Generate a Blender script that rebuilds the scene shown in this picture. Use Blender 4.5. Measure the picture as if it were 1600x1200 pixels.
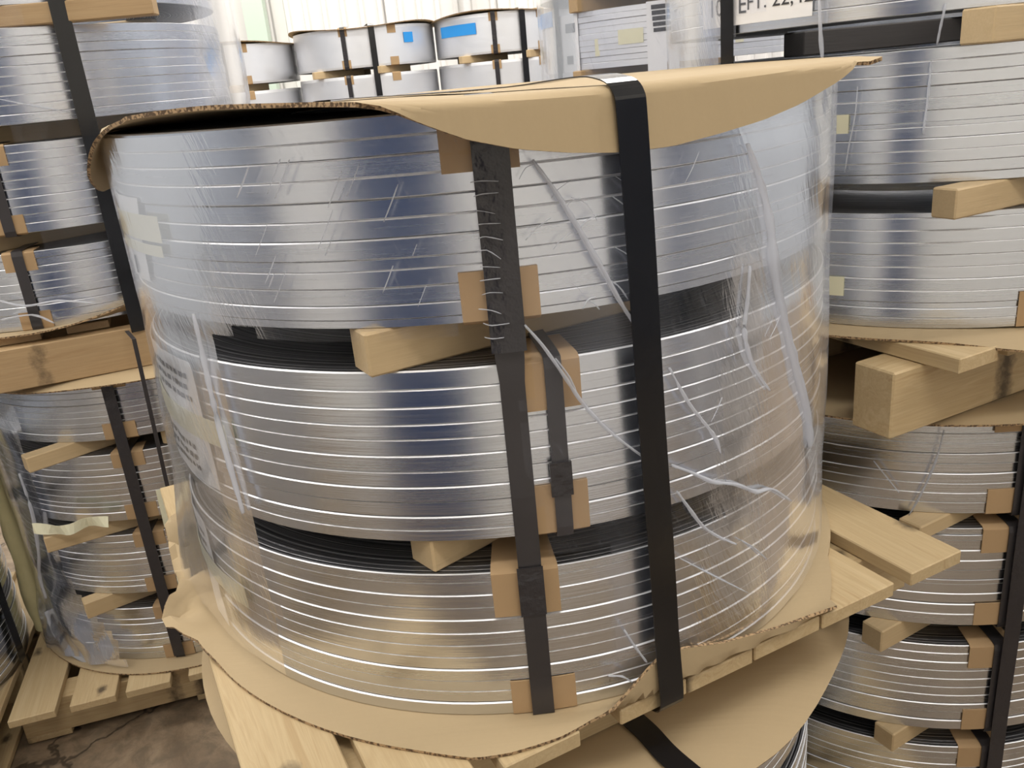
import bpy, bmesh, math, random
from mathutils import Vector, Matrix, noise
rnd = random.Random(7)
for o in list(bpy.data.objects): bpy.data.objects.remove(o)
scn = bpy.context.scene
COL = scn.collection
H = 1.66                                   # camera height above the floor
# ------------------------------------------------------------------ camera
FPX, PITCH, ROLL, YAW = 1325.13, 0.3491, -0.0958, 0.0158
def _basis():
    f = Vector((math.sin(YAW)*math.cos(PITCH), math.cos(YAW)*math.cos(PITCH), -math.sin(PITCH)))
    r = Vector((math.cos(YAW), -math.sin(YAW), 0)); u = r.cross(f)
    c, s = math.cos(ROLL), math.sin(ROLL)
    return f, c*r+s*u, -s*r+c*u
FW, RT, UP = _basis()
cam = bpy.data.cameras.new('camera'); cam.sensor_width = 36; cam.lens = 36*FPX/1600
cam.clip_start = .05
co = bpy.data.objects.new('camera', cam); COL.objects.link(co)
M = Matrix((RT, UP, -FW)).transposed().to_4x4(); M.translation = (0, 0, H); co.matrix_world = M
scn.camera = co
# ------------------------------------------------------------------ world, exposure
w = bpy.data.worlds.new('world'); scn.world = w; w.use_nodes = True
w.node_tree.nodes['Background'].inputs[0].default_value = (.9, .95, 1, 1)
w.node_tree.nodes['Background'].inputs[1].default_value = .3
vs = scn.view_settings
vs.view_transform = 'Standard'; vs.look = 'None'; vs.gamma = 1; vs.use_curve_mapping = False
vs.exposure = 0.1
# ------------------------------------------------------------------ measuring helpers (pixel of the 1600x1200 photo -> place)
def ray(x, y): return FW + RT*((x-800)/FPX) + UP*((600-y)/FPX)
def on_z(x, y, z):                          # z relative to the camera; returns a world point
    d = ray(x, y); t = z/d.z; return Vector((d.x*t, d.y*t, H+z))
def on_cyl(x, y, c, R):                     # -> (theta, z world)
    d = ray(x, y); A = d.x**2+d.y**2; B = -2*(d.x*c[0]+d.y*c[1]); C = c[0]**2+c[1]**2-R*R
    D = max(B*B-4*A*C, 0); t = (-B-math.sqrt(D))/2/A
    return math.atan2(d.y*t-c[1], d.x*t-c[0]), H+d.z*t
R_ = math.radians
# ------------------------------------------------------------------ lights (ceiling fixtures are built below, same places)
FIX = [(-3.2, -.45), (0.5, -.45), (3.6, -.45), (-3.0, 1.5), (3.4, 1.5), (-2.6, 3.7), (0.5, 3.9), (3.6, 3.7), (-2.0, 6.2), (1.4, 6.2)]
ZL = 4.35
for i, (x, y) in enumerate(FIX):
    l = bpy.data.lights.new('tube_light', 'AREA'); l.shape = 'RECTANGLE'; l.size = 2.2; l.size_y = .34
    l.energy = (22 if x > 3 else 46) if y < 0 else 76 if y > 3 else 70; l.color = (1, .97, .925)
    lo = bpy.data.objects.new('tube_light', l); COL.objects.link(lo); lo.location = (x, y, ZL-.07)
# ------------------------------------------------------------------ materials
MATS = {}
class NT:
    def __init__(s, name):
        s.m = bpy.data.materials.new(name); s.m.use_nodes = True; s.t = s.m.node_tree; s.n = s.t.nodes; s.n.clear()
        s.out = s.n.new('ShaderNodeOutputMaterial'); MATS[name] = s.m
    def new(s, t, props=None, **inp):
        n = s.n.new('ShaderNode'+t)
        for k, v in (props or {}).items(): setattr(n, k, v)
        for k, v in inp.items():
            k = k.replace('_', ' ')
            key = int(k[2:]) if k.startswith('i ') else k
            s.set(n.inputs[key], v)
        return n
    def set(s, sock, v):
        if isinstance(v, bpy.types.Node): s.t.links.new(v.outputs[0], sock)
        elif isinstance(v, bpy.types.NodeSocket): s.t.links.new(v, sock)
        else:
            if isinstance(v, (tuple, list)) and len(v) == 3 and sock.type == 'RGBA': v = (*v, 1)
            sock.default_value = v
    def math(s, op, a, b=0.0, clamp=False):
        n = s.n.new('ShaderNodeMath'); n.operation = op; n.use_clamp = clamp; s.set(n.inputs[0], a); s.set(n.inputs[1], b); return n
    def ramp(s, fac, stops, mode='LINEAR'):
        n = s.n.new('ShaderNodeValToRGB'); s.set(n.inputs[0], fac); n.color_ramp.interpolation = mode
        e = n.color_ramp.elements
        while len(e) < len(stops): e.new(.5)
        for k, (p, c) in enumerate(stops):
            e[k].position = p; e[k].color = (*c, 1) if len(c) == 3 else c
        return n
    def coords(s, kind='Object', scale=(1, 1, 1), rot=(0, 0, 0)):
        t = s.n.new('ShaderNodeTexCoord'); m = s.n.new('ShaderNodeMapping')
        m.inputs['Scale'].default_value = scale; m.inputs['Rotation'].default_value = rot
        s.t.links.new(t.outputs[kind], m.inputs[0]); return m
    def noise(s, vec, scale, detail=3, rough=.5, dist=0):
        n = s.n.new('ShaderNodeTexNoise'); s.set(n.inputs['Vector'], vec); n.inputs['Scale'].default_value = scale
        n.inputs['Detail'].default_value = detail; n.inputs['Roughness'].default_value = rough; n.inputs['Distortion'].default_value = dist
        return n
    def mix(s, fac, a, b, mode='MIX'):
        n = s.n.new('ShaderNodeMix'); n.data_type = 'RGBA'; n.blend_type = mode
        s.set(n.inputs[0], fac); s.set(n.inputs[6], a); s.set(n.inputs[7], b); return n.outputs[2]
    def bump(s, h, strength=.3, dist=.002):
        return s.new('Bump', Strength=strength, Distance=dist, Height=h)
    def principled(s, col, rough=.5, metal=0, normal=None, **kw):
        p = s.n.new('ShaderNodeBsdfPrincipled'); s.set(p.inputs['Base Color'], col); s.set(p.inputs['Roughness'], rough); s.set(p.inputs['Metallic'], metal)
        if normal is not None: s.set(p.inputs['Normal'], normal)
        for k, v in kw.items(): s.set(p.inputs[k.replace('_', ' ')], v)
        return p
    def done(s, sh): s.t.links.new(sh.outputs[0], s.out.inputs[0]); return s.m

def mat_steel(name, base, rough):
    t = NT(name); v = t.coords('Object'); sp = t.noise(v, 160, 2, .6); big = t.noise(v, 6, 3, .6)
    inf = t.new('ObjectInfo')
    col = t.mix(t.math('MULTIPLY', sp, .25), base, tuple(min(1, c*1.12) for c in base))
    col = t.mix(t.math('MULTIPLY', inf.outputs['Random'], .22), col, tuple(c*.8 for c in base))
    ro = t.math('ADD', t.math('MULTIPLY', big, .16), rough-.08)
    ro = t.math('ADD', ro, t.math('MULTIPLY', inf.outputs['Random'], .05))
    b = t.bump(sp, .035, .0006); b2 = t.bump(big, .05, .006); t.set(b2.inputs['Normal'], b)
    return t.done(t.principled(col, ro, 1, b2))
mat_steel('galvanised_steel', (.70, .725, .77), .22)
mat_steel('far_steel', (.86, .87, .90), .45)
def mat_edges(name):                        # the wound edge of a coil: fine concentric turns
    t = NT(name); v = t.coords('Object'); sx = t.new('SeparateXYZ', Vector=v)
    rr = t.math('SQRT', t.math('ADD', t.math('MULTIPLY', sx.outputs[0], sx.outputs[0]), t.math('MULTIPLY', sx.outputs[1], sx.outputs[1])))
    n = t.new('TexNoise', {'noise_dimensions': '1D'}, W=t.math('MULTIPLY', rr, 260.), Detail=3.0, Roughness=.7); n.inputs['Scale'].default_value = 1
    r = t.ramp(n, [(.36, (.03, .03, .033)), (.52, (.16, .16, .17)), (.68, (.55, .55, .56))])
    return t.done(t.principled(r, .42, .9, t.bump(n, .8, .002)))
mat_edges('coil_edge')
def mat_cut():
    t = NT('cut_edge'); v = t.coords('Object'); n = t.noise(v, 40, 2, .5)
    return t.done(t.principled(t.mix(n, (.92, .92, .93), (.75, .76, .78)), .5, .75))
mat_cut()
def mat_wood(name, c1, c2, knots=True, rough=.65):
    t = NT(name); inf = t.new('ObjectInfo')
    v0 = t.coords('Object'); off = t.new('VectorMath', {'operation': 'ADD'}); t.set(off.inputs[0], v0)
    cmb = t.new('CombineXYZ', X=t.math('MULTIPLY', inf.outputs['Random'], 37.), Y=t.math('MULTIPLY', inf.outputs['Random'], 11.), Z=t.math('MULTIPLY', inf.outputs['Random'], 5.))
    t.set(off.inputs[1], cmb)
    m = t.new('Mapping', Vector=off); m.inputs['Scale'].default_value = (1.1, 9, 9)
    warp = t.noise(m, 2.2, 3, .5, .4)
    g1 = t.new('Mapping', Vector=off); g1.inputs['Scale'].default_value = (1.6, 26, 26)
    gn = t.noise(g1, 1.0, 4, .6, 1.6)
    rings = t.ramp(gn, [(.36, (0, 0, 0)), (.5, (.55, .55, .55)), (.56, (.2, .2, .2)), (.68, (1, 1, 1))]).outputs[0]
    fib = t.new('Mapping', Vector=off); fib.inputs['Scale'].default_value = (6, 160, 160)
    fn = t.noise(fib, 1.5, 3, .6)
    col = t.mix(t.math('MULTIPLY', rings, .7), c1, c2)
    col = t.mix(t.math('MULTIPLY', fn, .42), col, tuple(c*.6 for c in c2))
    col = t.mix(t.math('MULTIPLY', inf.outputs['Random'], .3), col, tuple(c*.72 for c in c1))
    if knots:
        km = t.new('Mapping', Vector=off); km.inputs['Scale'].default_value = (.8, 1.3, 0)
        vo = t.new('TexVoronoi', {'voronoi_dimensions': '2D'}, Vector=km, Scale=7.0); sep = t.new('SeparateColor', Color=vo.outputs['Color'])
        wn = t.noise(off, 45, 3, .6)
        k = t.ramp(t.math('ADD', vo.outputs['Distance'], t.math('MULTIPLY', t.math('SUBTRACT', wn, .5), .22)), [(.03, (1, 1, 1)), (.15, (0, 0, 0))])
        k = t.math('MULTIPLY', k.outputs[0], t.math('GREATER_THAN', sep.outputs[0], .22))
        col = t.mix(t.math('MULTIPLY', k, .85), col, (.03, .018, .01))
    return t.done(t.principled(col, rough, 0, t.bump(fn, .25, .0015)))
mat_wood('pallet_pine', (.62, .475, .27), (.42, .275, .125))
mat_wood('spacer_pine', (.62, .46, .26), (.57, .41, .22), False, .6)
mat_wood('dark_pine', (.52, .36, .19), (.40, .25, .12))
mat_wood('gap_shade', (.07, .06, .055), (.05, .045, .04), False)  # near-black, stands in for the darkness inside a gap
def mat_card(name, c, bumpy=.15):
    t = NT(name); v = t.coords('Object'); n = t.noise(v, 5, 4, .6); f = t.noise(v, 220, 2, .7)
    vs_ = t.coords('Object', (3, 120, 3)); ln = t.noise(vs_, 1.2, 2, .5)
    col = t.mix(t.math('MULTIPLY', n, .4), c, tuple(k*.84 for k in c))
    col = t.mix(t.math('MULTIPLY', ln, .16), col, tuple(k*.74 for k in c))
    col = t.mix(t.math('MULTIPLY', f, .16), col, tuple(min(1, k*1.2) for k in c))
    return t.done(t.principled(col, .85, 0, t.bump(ln, bumpy, .002)))
mat_card('cardboard', (.44, .33, .19))
mat_card('pad_card', (.43, .285, .15), .05)
def mat_flute():
    t = NT('cardboard_edge'); v = t.coords('Object'); w_ = t.noise(v, 240, 1, .5)
    r = t.ramp(w_, [(.42, (.10, .06, .03)), (.56, (.42, .28, .15))]); return t.done(t.principled(r, .9))
mat_flute()
def mat_plain(name, c, rough=.5, metal=0, nscale=30, amt=.2, bmp=.1, **kw):
    t = NT(name); v = t.coords('Object'); n = t.noise(v, nscale, 3, .6)
    col = t.mix(t.math('MULTIPLY', n, amt*2), c, tuple(k*.6 for k in c))
    return t.done(t.principled(col, rough, metal, t.bump(n, bmp, .002), **kw))
mat_plain('black_strap', (.012, .012, .013), .16, 0, 25, .1, .12)
mat_plain('grey_band', (.055, .05, .052), .3, .3, 40, .2, .12)
mat_plain('band_tape', (.034, .031, .034), .2, .0, 60, .2, .9)
mat_plain('paper', (.86, .86, .87), .7, 0, 12, .05)
mat_plain('ink', (.05, .05, .055), .7)
mat_plain('masking_tape', (.80, .77, .56), .7, 0, 14, .08)
mat_plain('blue_tape', (.02, .30, .78), .6, 0, 8, .1)
mat_plain('blue_plastic', (.02, .10, .45), .4)
mat_plain('yellow_foam', (.62, .55, .30), .75, 0, 20, .3, .5)
mat_plain('wall_paint', (.83, .81, .78), .5, 0, 2, .06)
mat_plain('cream_paint', (.80, .77, .71), .5, 0, 2, .06)
mat_plain('grey_paint', (.42, .45, .50), .5, 0, 2, .06)
mat_plain('ceiling_paint', (.62, .62, .62), .7, 0, 2, .06)
mat_plain('green_paint', (.62, .74, .62), .4, 0, 2, .06)
mat_plain('panel_blue', (.02, .045, .12), .45, 0, 2, .1)  # for the added dark panels mirrored in the steel
mat_plain('fixture_metal', (.75, .75, .74), .4)
def mat_floor():
    t = NT('concrete_floor'); v = t.coords('Object'); a = t.noise(v, 3.3, 6, .7, .6); b = t.noise(v, 20, 4, .65, .5); c = t.noise(v, 90, 2, .6)
    col = t.ramp(a, [(.3, (.115, .078, .048)), (.5, (.235, .17, .11)), (.7, (.355, .27, .18))])
    col = t.mix(t.ramp(b, [(.42, (0, 0, 0)), (.62, (.75, .75, .75))]).outputs[0], col, (.12, .09, .06)); col = t.mix(t.math('MULTIPLY', c, .12), col, (.4, .32, .23))
    wv = t.coords('Object', (1, 1, 0)); wn = t.noise(wv, 5, 4, .6)
    ad = t.new('VectorMath', {'operation': 'MULTIPLY_ADD'}); t.set(ad.inputs[0], wn.outputs['Color']); ad.inputs[1].default_value = (.35, .35, 0); t.set(ad.inputs[2], wv)
    vo = t.new('TexVoronoi', {'feature': 'DISTANCE_TO_EDGE'}, Vector=ad, Scale=1.15)
    k = t.ramp(vo.outputs['Distance'], [(.004, (1, 1, 1)), (.012, (0, 0, 0))])
    col = t.mix(t.math('MULTIPLY', k.outputs[0], .8), col, (.03, .022, .015))
    return t.done(t.principled(col, t.math('ADD', t.math('MULTIPLY', b, .25), .3), 0, t.bump(t.math('SUBTRACT', b, t.math('MULTIPLY', k.outputs[0], .6)), .3, .004)))
mat_floor()
def mat_film(name, base, streak, white=(.80, .81, .86)):
    # clear stretch film: mostly see-through, crinkles and doubled layers (attribute 'haze') turn milky
    t = NT(name)
    fa = t.new('Attribute', {'attribute_name': 'fuv'}); src = fa.outputs['Vector']
    def mp(sx, sz, slant):
        m = t.new('Mapping', Vector=src); m.inputs['Rotation'].default_value = (0, 0, slant)
        m2 = t.new('Mapping', Vector=m); m2.inputs['Scale'].default_value = (sx, sz, 1); return m2
    n1 = t.noise(mp(34, 5, -.28), 1.0, 4, .6, .6)
    n2 = t.noise(mp(150, 22, -.38), 1.0, 2, .55, .8)
    n3 = t.noise(mp(5, 5, 0), 1.0, 2, .5)
    at = t.new('Attribute', {'attribute_name': 'haze'}); hz = at.outputs['Fac']
    s1 = t.ramp(n1, [(.54, (0, 0, 0)), (.78, (1, 1, 1))]); s2 = t.ramp(n2, [(.62, (0, 0, 0)), (.74, (1, 1, 1))]); s3 = t.ramp(n3, [(.38, (.1, .1, .1)), (.65, (1, 1, 1))])
    f = t.math('ADD', t.math('MULTIPLY', s1.outputs[0], .45*streak), t.math('MULTIPLY', s2.outputs[0], .6*streak))
    f = t.math('MULTIPLY', f, s3.outputs[0])
    f = t.math('ADD', t.math('ADD', f, base), hz, True)
    b = t.bump(t.math('ADD', n1, t.math('MULTIPLY', n2, .6)), .12, .005)
    milky = t.new('MixShader', i_0=.4); d = t.new('BsdfDiffuse', Color=(*white, 1), Normal=b); tr = t.new('BsdfTranslucent', Color=(*white, 1), Normal=b)
    t.set(milky.inputs[1], d); t.set(milky.inputs[2], tr)
    gl = t.new('BsdfGlossy', Color=(1, 1, 1, 1), Roughness=.14, Normal=b)
    fr = t.new('Fresnel', IOR=1.3, Normal=b)
    clear = t.new('BsdfTransparent', Color=(.99, .99, 1, 1))
    m1 = t.new('MixShader', i_0=f); t.set(m1.inputs[1], clear); t.set(m1.inputs[2], milky)
    m2 = t.new('MixShader', i_0=t.math('MULTIPLY', fr, .7)); t.set(m2.inputs[1], m1); t.set(m2.inputs[2], gl)
    return t.done(m2)
mat_film('stretch_film', .0, .32, (.74, .79, .92))
mat_film('milky_film', .22, .5, (.56, .60, .72))
mat_film('film_rope', .55, .0, (.80, .82, .88))

# ------------------------------------------------------------------ object helpers
def tag(o, label=None, cat=None, group=None, kind=None):
    if label: o['label'] = label
    if cat: o['category'] = cat
    if group: o['group'] = group
    if kind: o['kind'] = kind
    return o
def empty(name, loc, rz=0, **kw):
    o = bpy.data.objects.new(name, None); COL.objects.link(o); o.location = loc; o.rotation_euler = (0, 0, rz); o.empty_display_size = .05
    return tag(o, **kw)
def link(name, me, parent=None, loc=(0, 0, 0), rot=(0, 0, 0), **kw):
    o = bpy.data.objects.new(name, me); COL.objects.link(o); o.location = loc; o.rotation_euler = rot
    if parent: o.parent = parent
    return tag(o, **kw)
def mesh(name, verts, faces, mats, fm=None, smooth=False):
    me = bpy.data.meshes.new(name); me.from_pydata([tuple(v) for v in verts], [], faces)
    for m in (mats if isinstance(mats, (list, tuple)) else [mats]): me.materials.append(MATS[m])
    if fm:
        for p, k in zip(me.polygons, fm): p.material_index = k
    if smooth:
        for p in me.polygons: p.use_smooth = True
    me.update(); return me
_boxes = {}
def box_mesh(sx, sy, sz, mat, bev=.002, jitter=0):
    key = (round(sx, 4), round(sy, 4), round(sz, 4), mat, bev)
    if key in _boxes and not jitter: return _boxes[key]
    bm = bmesh.new(); bmesh.ops.create_cube(bm, size=1)
    for v in bm.verts:
        v.co = Vector((v.co.x*sx, v.co.y*sy, v.co.z*sz))
        if jitter: v.co += Vector((rnd.uniform(-jitter, jitter), rnd.uniform(-jitter, jitter), 0))
    if bev: bmesh.ops.bevel(bm, geom=bm.edges[:], offset=bev, segments=1, affect='EDGES')
    me = bpy.data.meshes.new('box'); bm.to_mesh(me); bm.free(); me.materials.append(MATS[mat])
    _boxes[key] = me; return me
def strip(name, pts, wdirs, width, thick, mat, parent=None, loc=(0, 0, 0), smooth=True, **kw):
    """A flat band following pts; wdirs = width direction(s); real thickness."""
    n = len(pts); V = []; F = []
    pts = [Vector(p) for p in pts]
    for i, p in enumerate(pts):
        w = wdirs[i] if isinstance(wdirs, list) else wdirs
        w = Vector(w).normalized(); tdir = (pts[min(i+1, n-1)]-pts[max(i-1, 0)]).normalized()
        nn = tdir.cross(w).normalized()
        wd = width[i] if isinstance(width, list) else width
        for a, b in ((-1, -1), (1, -1), (1, 1), (-1, 1)): V.append(p+w*(a*wd/2)+nn*(b*thick/2))
    for i in range(n-1):
        for k in range(4):
            a = i*4+k; b = i*4+(k+1) % 4; F.append((a, b, b+4, a+4))
    F.append((3, 2, 1, 0)); F.append(tuple(4*(n-1)+k for k in range(4)))
    me = mesh(name, V, F, mat); me.validate()
    return link(name, me, parent, loc, **kw)
def grid_sheet(name, P, nu, nv, mats, thick, parent=None, loc=(0, 0, 0), closed_u=False, smooth=True, keep=None, haze=None, **kw):
    """P(i,j)->Vector on a (nu+1)x(nv+1) grid, thickened by a Solidify modifier."""
    V = []; idx = {}
    cu = nu if closed_u else nu+1
    for i in range(cu):
        for j in range(nv+1): idx[i, j] = len(V); V.append(P(i, j))
    F = []
    for i in range(nu):
        for j in range(nv):
            if keep and not keep(i, j): continue
            F.append((idx[i, j], idx[(i+1) % cu, j], idx[(i+1) % cu, j+1], idx[i, j+1]))
    if keep:
        used = sorted({q for f in F for q in f}); mp = {q: n for n, q in enumerate(used)}; V = [V[q] for q in used]; F = [tuple(mp[q] for q in f) for f in F]
    me = mesh(name, V, F, mats, smooth=smooth); o = link(name, me, parent, loc, **kw)
    if haze:
        at = me.attributes.new('haze', 'FLOAT', 'POINT')
        uvw = me.attributes.new('fuv', 'FLOAT_VECTOR', 'POINT')
        for q, v in enumerate(V):
            at.data[q].value = haze(v); th_ = math.atan2(v.y, v.x); th_ = th_ if th_ < .8 else th_-2*math.pi
            uvw.data[q].vector = (th_*.5, v.z, 0)
    if thick:
        s = o.modifiers.new('thickness', 'SOLIDIFY'); s.thickness = thick; s.offset = 0
        es = o.modifiers.new('crisp', 'EDGE_SPLIT'); es.split_angle = math.radians(38)
        if isinstance(mats, (list, tuple)) and len(mats) > 1: s.material_offset_rim = 1
    return o
def tube(name, pts, rad, mat, parent=None, loc=(0, 0, 0), flat=1.0, seg=6, **kw):
    pts = [Vector(p) for p in pts]; n = len(pts); V = []; F = []
    for i, p in enumerate(pts):
        t = (pts[min(i+1, n-1)]-pts[max(i-1, 0)]).normalized(); a = t.cross(Vector((0, 0, 1)))
        if a.length < .01: a = t.cross(Vector((0, 1, 0)))
        a.normalize(); b = t.cross(a); r = rad[i] if isinstance(rad, list) else rad
        for k in range(seg):
            an = 2*math.pi*k/seg; V.append(p+a*(r*math.cos(an))+b*(r*flat*math.sin(an)))
    for i in range(n-1):
        for k in range(seg): F.append((i*seg+k, i*seg+(k+1) % seg, (i+1)*seg+(k+1) % seg, (i+1)*seg+k))
    F.append(tuple(range(seg-1, -1, -1))); F.append(tuple((n-1)*seg+k for k in range(seg)))
    return link(name, mesh(name, V, F, mat, smooth=True), parent, loc, **kw)
def lerp_table(tb, x):
    if x <= tb[0][0]: return tb[0][1]
    for (a, va), (b, vb) in zip(tb, tb[1:]):
        if x <= b: return va+(vb-va)*(x-a)/(b-a)
    return tb[-1][1]
def densify(pts, k):
    out = []
    for i in range(len(pts)-1):
        p0 = pts[max(i-1, 0)]; p1 = pts[i]; p2 = pts[i+1]; p3 = pts[min(i+2, len(pts)-1)]
        for j in range(k):
            t = j/k
            out.append(tuple(.5*((2*b)+(-a+c)*t+(2*a-5*b+4*c-d)*t*t+(-a+3*b-3*c+d)*t**3) for a, b, c, d in zip(p0, p1, p2, p3)))
    out.append(tuple(pts[-1])); return out

# ------------------------------------------------------------------ the setting
def slab(name, x0, x1, y0, y1, z0, z1, mat):
    me = box_mesh(x1-x0, y1-y0, z1-z0, mat, 0)
    return link(name, me, None, ((x0+x1)/2, (y0+y1)/2, (z0+z1)/2), kind='structure')
XL, XR, YR, YB, ZC = -5.2, 5.2, -1.1, 7.6, 4.6
slab('floor', XL-.1, XR+.1, YR-.1, YB+.1, -.12, 0, 'concrete_floor')
slab('ceiling', XL-.1, XR+.1, YR-.1, YB+.1, ZC, ZC+.1, 'ceiling_paint')
slab('wall_left', XL-.1, XL, YR, YB, 0, ZC, 'grey_paint')
slab('wall_right', XR, XR+.1, YR, YB, 0, ZC, 'grey_paint')
slab('wall_rear', XL, XR, YR-.1, YR, 0, ZC, 'cream_paint')  # unseen wall, set close and cream so the coils mirror light stripes
wb = slab('wall_back', XL, XR, YB, YB+.1, 0, ZC, 'wall_paint')
# ribbed metal cladding panels on the back wall, each its own piece
def rib_panel():
    prof = []; x = 0
    for k in range(6):
        prof += [(x, 0), (x+.095, 0), (x+.107, -.022), (x+.138, -.022), (x+.15, 0)]; x += .15
    V = [(a-.45, b, z) for a, b in prof for z in (-ZC/2+.01, ZC/2-.01)]; F = []
    for i in range(len(prof)-1): F.append((2*i, 2*i+2, 2*i+3, 2*i+1))
    return mesh('cladding_panel', V, F, 'wall_paint')
pm = rib_panel(); k = 0
x = XL+.46
while x < XR-.44:
    o = link('cladding_panel', pm, wb); o.location = (x-(XL+XR)/2, -.05-.012-(k % 2)*.008, 0); x += .915; k += 1
slab('trim_1', -1.72, -1.56, YB-.20, YB-.075, 0, ZC, 'green_paint')
slab('trim_2', .02, .07, YB-.16, YB-.085, 0, ZC, 'fixture_metal')
# unseen dark panels added behind the camera to mirror as dark stripes in the steel
slab('added_panel_1', -1.62, -.36, YR, YR+.06, 0, 2.6, 'panel_blue')
slab('added_panel_2', -5.1, -4.0, YR, YR+.06, 0, 2.6, 'panel_blue')
slab('added_panel_3', 2.9, 4.4, YR, YR+.06, 0, 2.6, 'panel_blue')
for i, (x, y) in enumerate(FIX):
    f = empty('ceiling_light', (x, y, ZL), label='white tube light fixture hanging under the ceiling', cat='light', group='ceiling lights')
    link('housing', box_mesh(2.3, .40, .06, 'fixture_metal', .006), f, (0, 0, .02))
    for s in (-1, 1): link('suspension_rod', box_mesh(.012, .012, ZC-ZL-.05, 'fixture_metal', 0), f, (s*.9, 0, (ZC-ZL-.05)/2+.05))

# ------------------------------------------------------------------ steel coils
_coil = {}
def coil_mesh(R, rin, mat, bev, seg=128):
    key = (R, rin, mat, bev)
    if key in _coil: return _coil[key]
    prof = [(rin, 0), (R-bev, 0), (R, .055), (R, .925), (R-bev, 1), (rin, 1)]
    V = []; F = []; fm = []; n = len(prof)
    for i in range(seg):
        a = 2*math.pi*i/seg
        for r, z in prof: V.append((r*math.cos(a), r*math.sin(a), z))
    for i in range(seg):
        j = (i+1) % seg
        for k in range(n):
            l = (k+1) % n; F.append((i*n+k, j*n+k, j*n+l, i*n+l)); fm.append(1 if k in (0, 4) else 2 if k in (1, 3) else 0)
    me = mesh('coil', V, F, [mat, 'coil_edge', 'cut_edge'], fm, True)
    bm = bmesh.new(); bm.from_mesh(me)
    for e in bm.edges:
        a, b = e.verts
        if a.index % n == b.index % n: e.smooth = False
    bm.to_mesh(me); bm.free(); _coil[key] = me; return me
def bundle(label, c, zt, zb, R, fr, rin=.26, mat='galvanised_steel', group=None, bev=.0016, wob=.0012):
    """A layer of narrow slit coils: zt/zb relative to the camera, fr = band heights from the top."""
    e = empty('coil_bundle', (c[0], c[1], H+zb), label=label, cat='steel coil', group=group)
    me = coil_mesh(R, rin, mat, bev); hh = zt-zb; tot = sum(fr); z = 0
    for f in reversed(fr):
        h = hh*f/tot; s = 1+rnd.uniform(-wob, wob)/R
        o = link('slit_coil', me, e, (rnd.uniform(-wob, wob)*.5, rnd.uniform(-wob, wob)*.5, z), (0, 0, rnd.uniform(0, 6.28)))
        o.scale = (s, s, h*.9985); z += h
    return e
def rt(c, th, r, z): return Vector((c[0]+r*math.cos(th), c[1]+r*math.sin(th), z))
def patch(name, e, c, R, th0, th1, z0, z1, mat, thick=.0015, lift=.002, skew=0, fold_top=0, fold_bot=0, n=8, wav=0, par=None, **kw):
    """A curved piece lying on the outside of a coil (world z), optionally folded over the top or bottom rim; child of e."""
    base = e.location if e else Vector((0, 0, 0)); rows = []
    if fold_top: rows += [(R+lift-fold_top, z1+lift), (R+lift-.006, z1+lift), (R+lift, z1-.002)]
    m = 6
    rows += [(R+lift, z1-(z1-z0)*k/m) for k in range(1 if fold_top else 0, m+1)]
    if fold_bot: rows[-1] = (R+lift, z0+.002); rows += [(R+lift-.006, z0-lift), (R+lift-fold_bot, z0-lift)]
    def P(i, j):
        r, z = rows[j]; t = th0+(th1-th0)*i/n
        q = rt(c, t+skew*(z-z1), r+wav*noise.noise((t*14, z*30, 1.7)), z); return q-base
    return grid_sheet(name, P, n, len(rows)-1, mat, thick, par or e, **kw)
def band_on(e, c, R, th, z0, z1, width, mat, name='band', reach=.2, lift=.0035, parent_top=False, sway=None, **kw):
    """A vertical band over the outside of a coil and in over both rims."""
    base = e.location if e else Vector((0, 0, 0)); W = (-math.sin(th), math.cos(th), 0)
    path = [(R-reach, z1+lift), (R-.01, z1+lift), (R+lift*.6, z1+lift*.6), (R+lift, z1-.008)]
    path += [(R+lift, z1-(z1-z0)*k/10) for k in range(1, 10)]
    path += [(R+lift, z0+.008), (R+lift*.6, z0-lift*.6), (R-.01, z0-lift), (R-reach, z0-lift)]
    return strip(name, [rt(c, th, r, z)-base for r, z in path], W, width, .0014, mat, e, **kw)

# ------------------------------------------------------------------ pallets, lids, spacers
def pallet(label, c, ang, wv, lu, ztop, nb, bw, bt, sh, sw=.085, overhang=0, recess=0, n_str=3, bottom=True, mat='pallet_pine', group=None, jit=.006):
    """ang = direction of the deck boards; deck top at ztop (relative to the camera)."""
    e = empty('pallet', (c[0], c[1], H+ztop-bt-sh-(.018 if bottom else 0)), ang, label=label, cat='pallet', group=group)
    b0 = .018 if bottom else 0
    for k in range(nb):
        y = -wv/2+bw/2+(wv-bw)*k/(nb-1)+rnd.uniform(-jit, jit)
        dx = rnd.uniform(-jit, jit)
        link('deck_board', box_mesh(lu-2*recess, bw, bt, mat, .0015), e, (dx, y, b0+sh+bt/2), (0, 0, rnd.uniform(-.008, .008)))
    for k in range(n_str):
        xx = -lu/2+sw/2+(lu-sw)*k/(n_str-1)
        link('stringer', box_mesh(wv+2*overhang, sw, sh, mat, .002), e, (xx, 0, b0+sh/2), (0, 0, math.pi/2))
    if bottom:
        for k in range(3):
            y = -wv/2+bw/2+(wv-bw)*k/2
            link('bottom_board', box_mesh(lu, bw, b0, mat, .0015), e, (0, y, b0/2))
    return e
def spacer(label, p, ang, length, sec, z, group=None, mat='spacer_pine', h=None):
    """p = lower outer end corner region (centre of the outer end, x,y); runs along ang; z = underside (relative)."""
    h = h or sec; d = Vector((math.cos(ang), math.sin(ang), 0))
    o = link('wood_spacer', box_mesh(length, sec, h, mat, .0025), None, Vector((p[0], p[1], H+z+h/2))+d*(length/2), (0, 0, ang))
    return tag(o, label, 'wood block', group)
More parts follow.
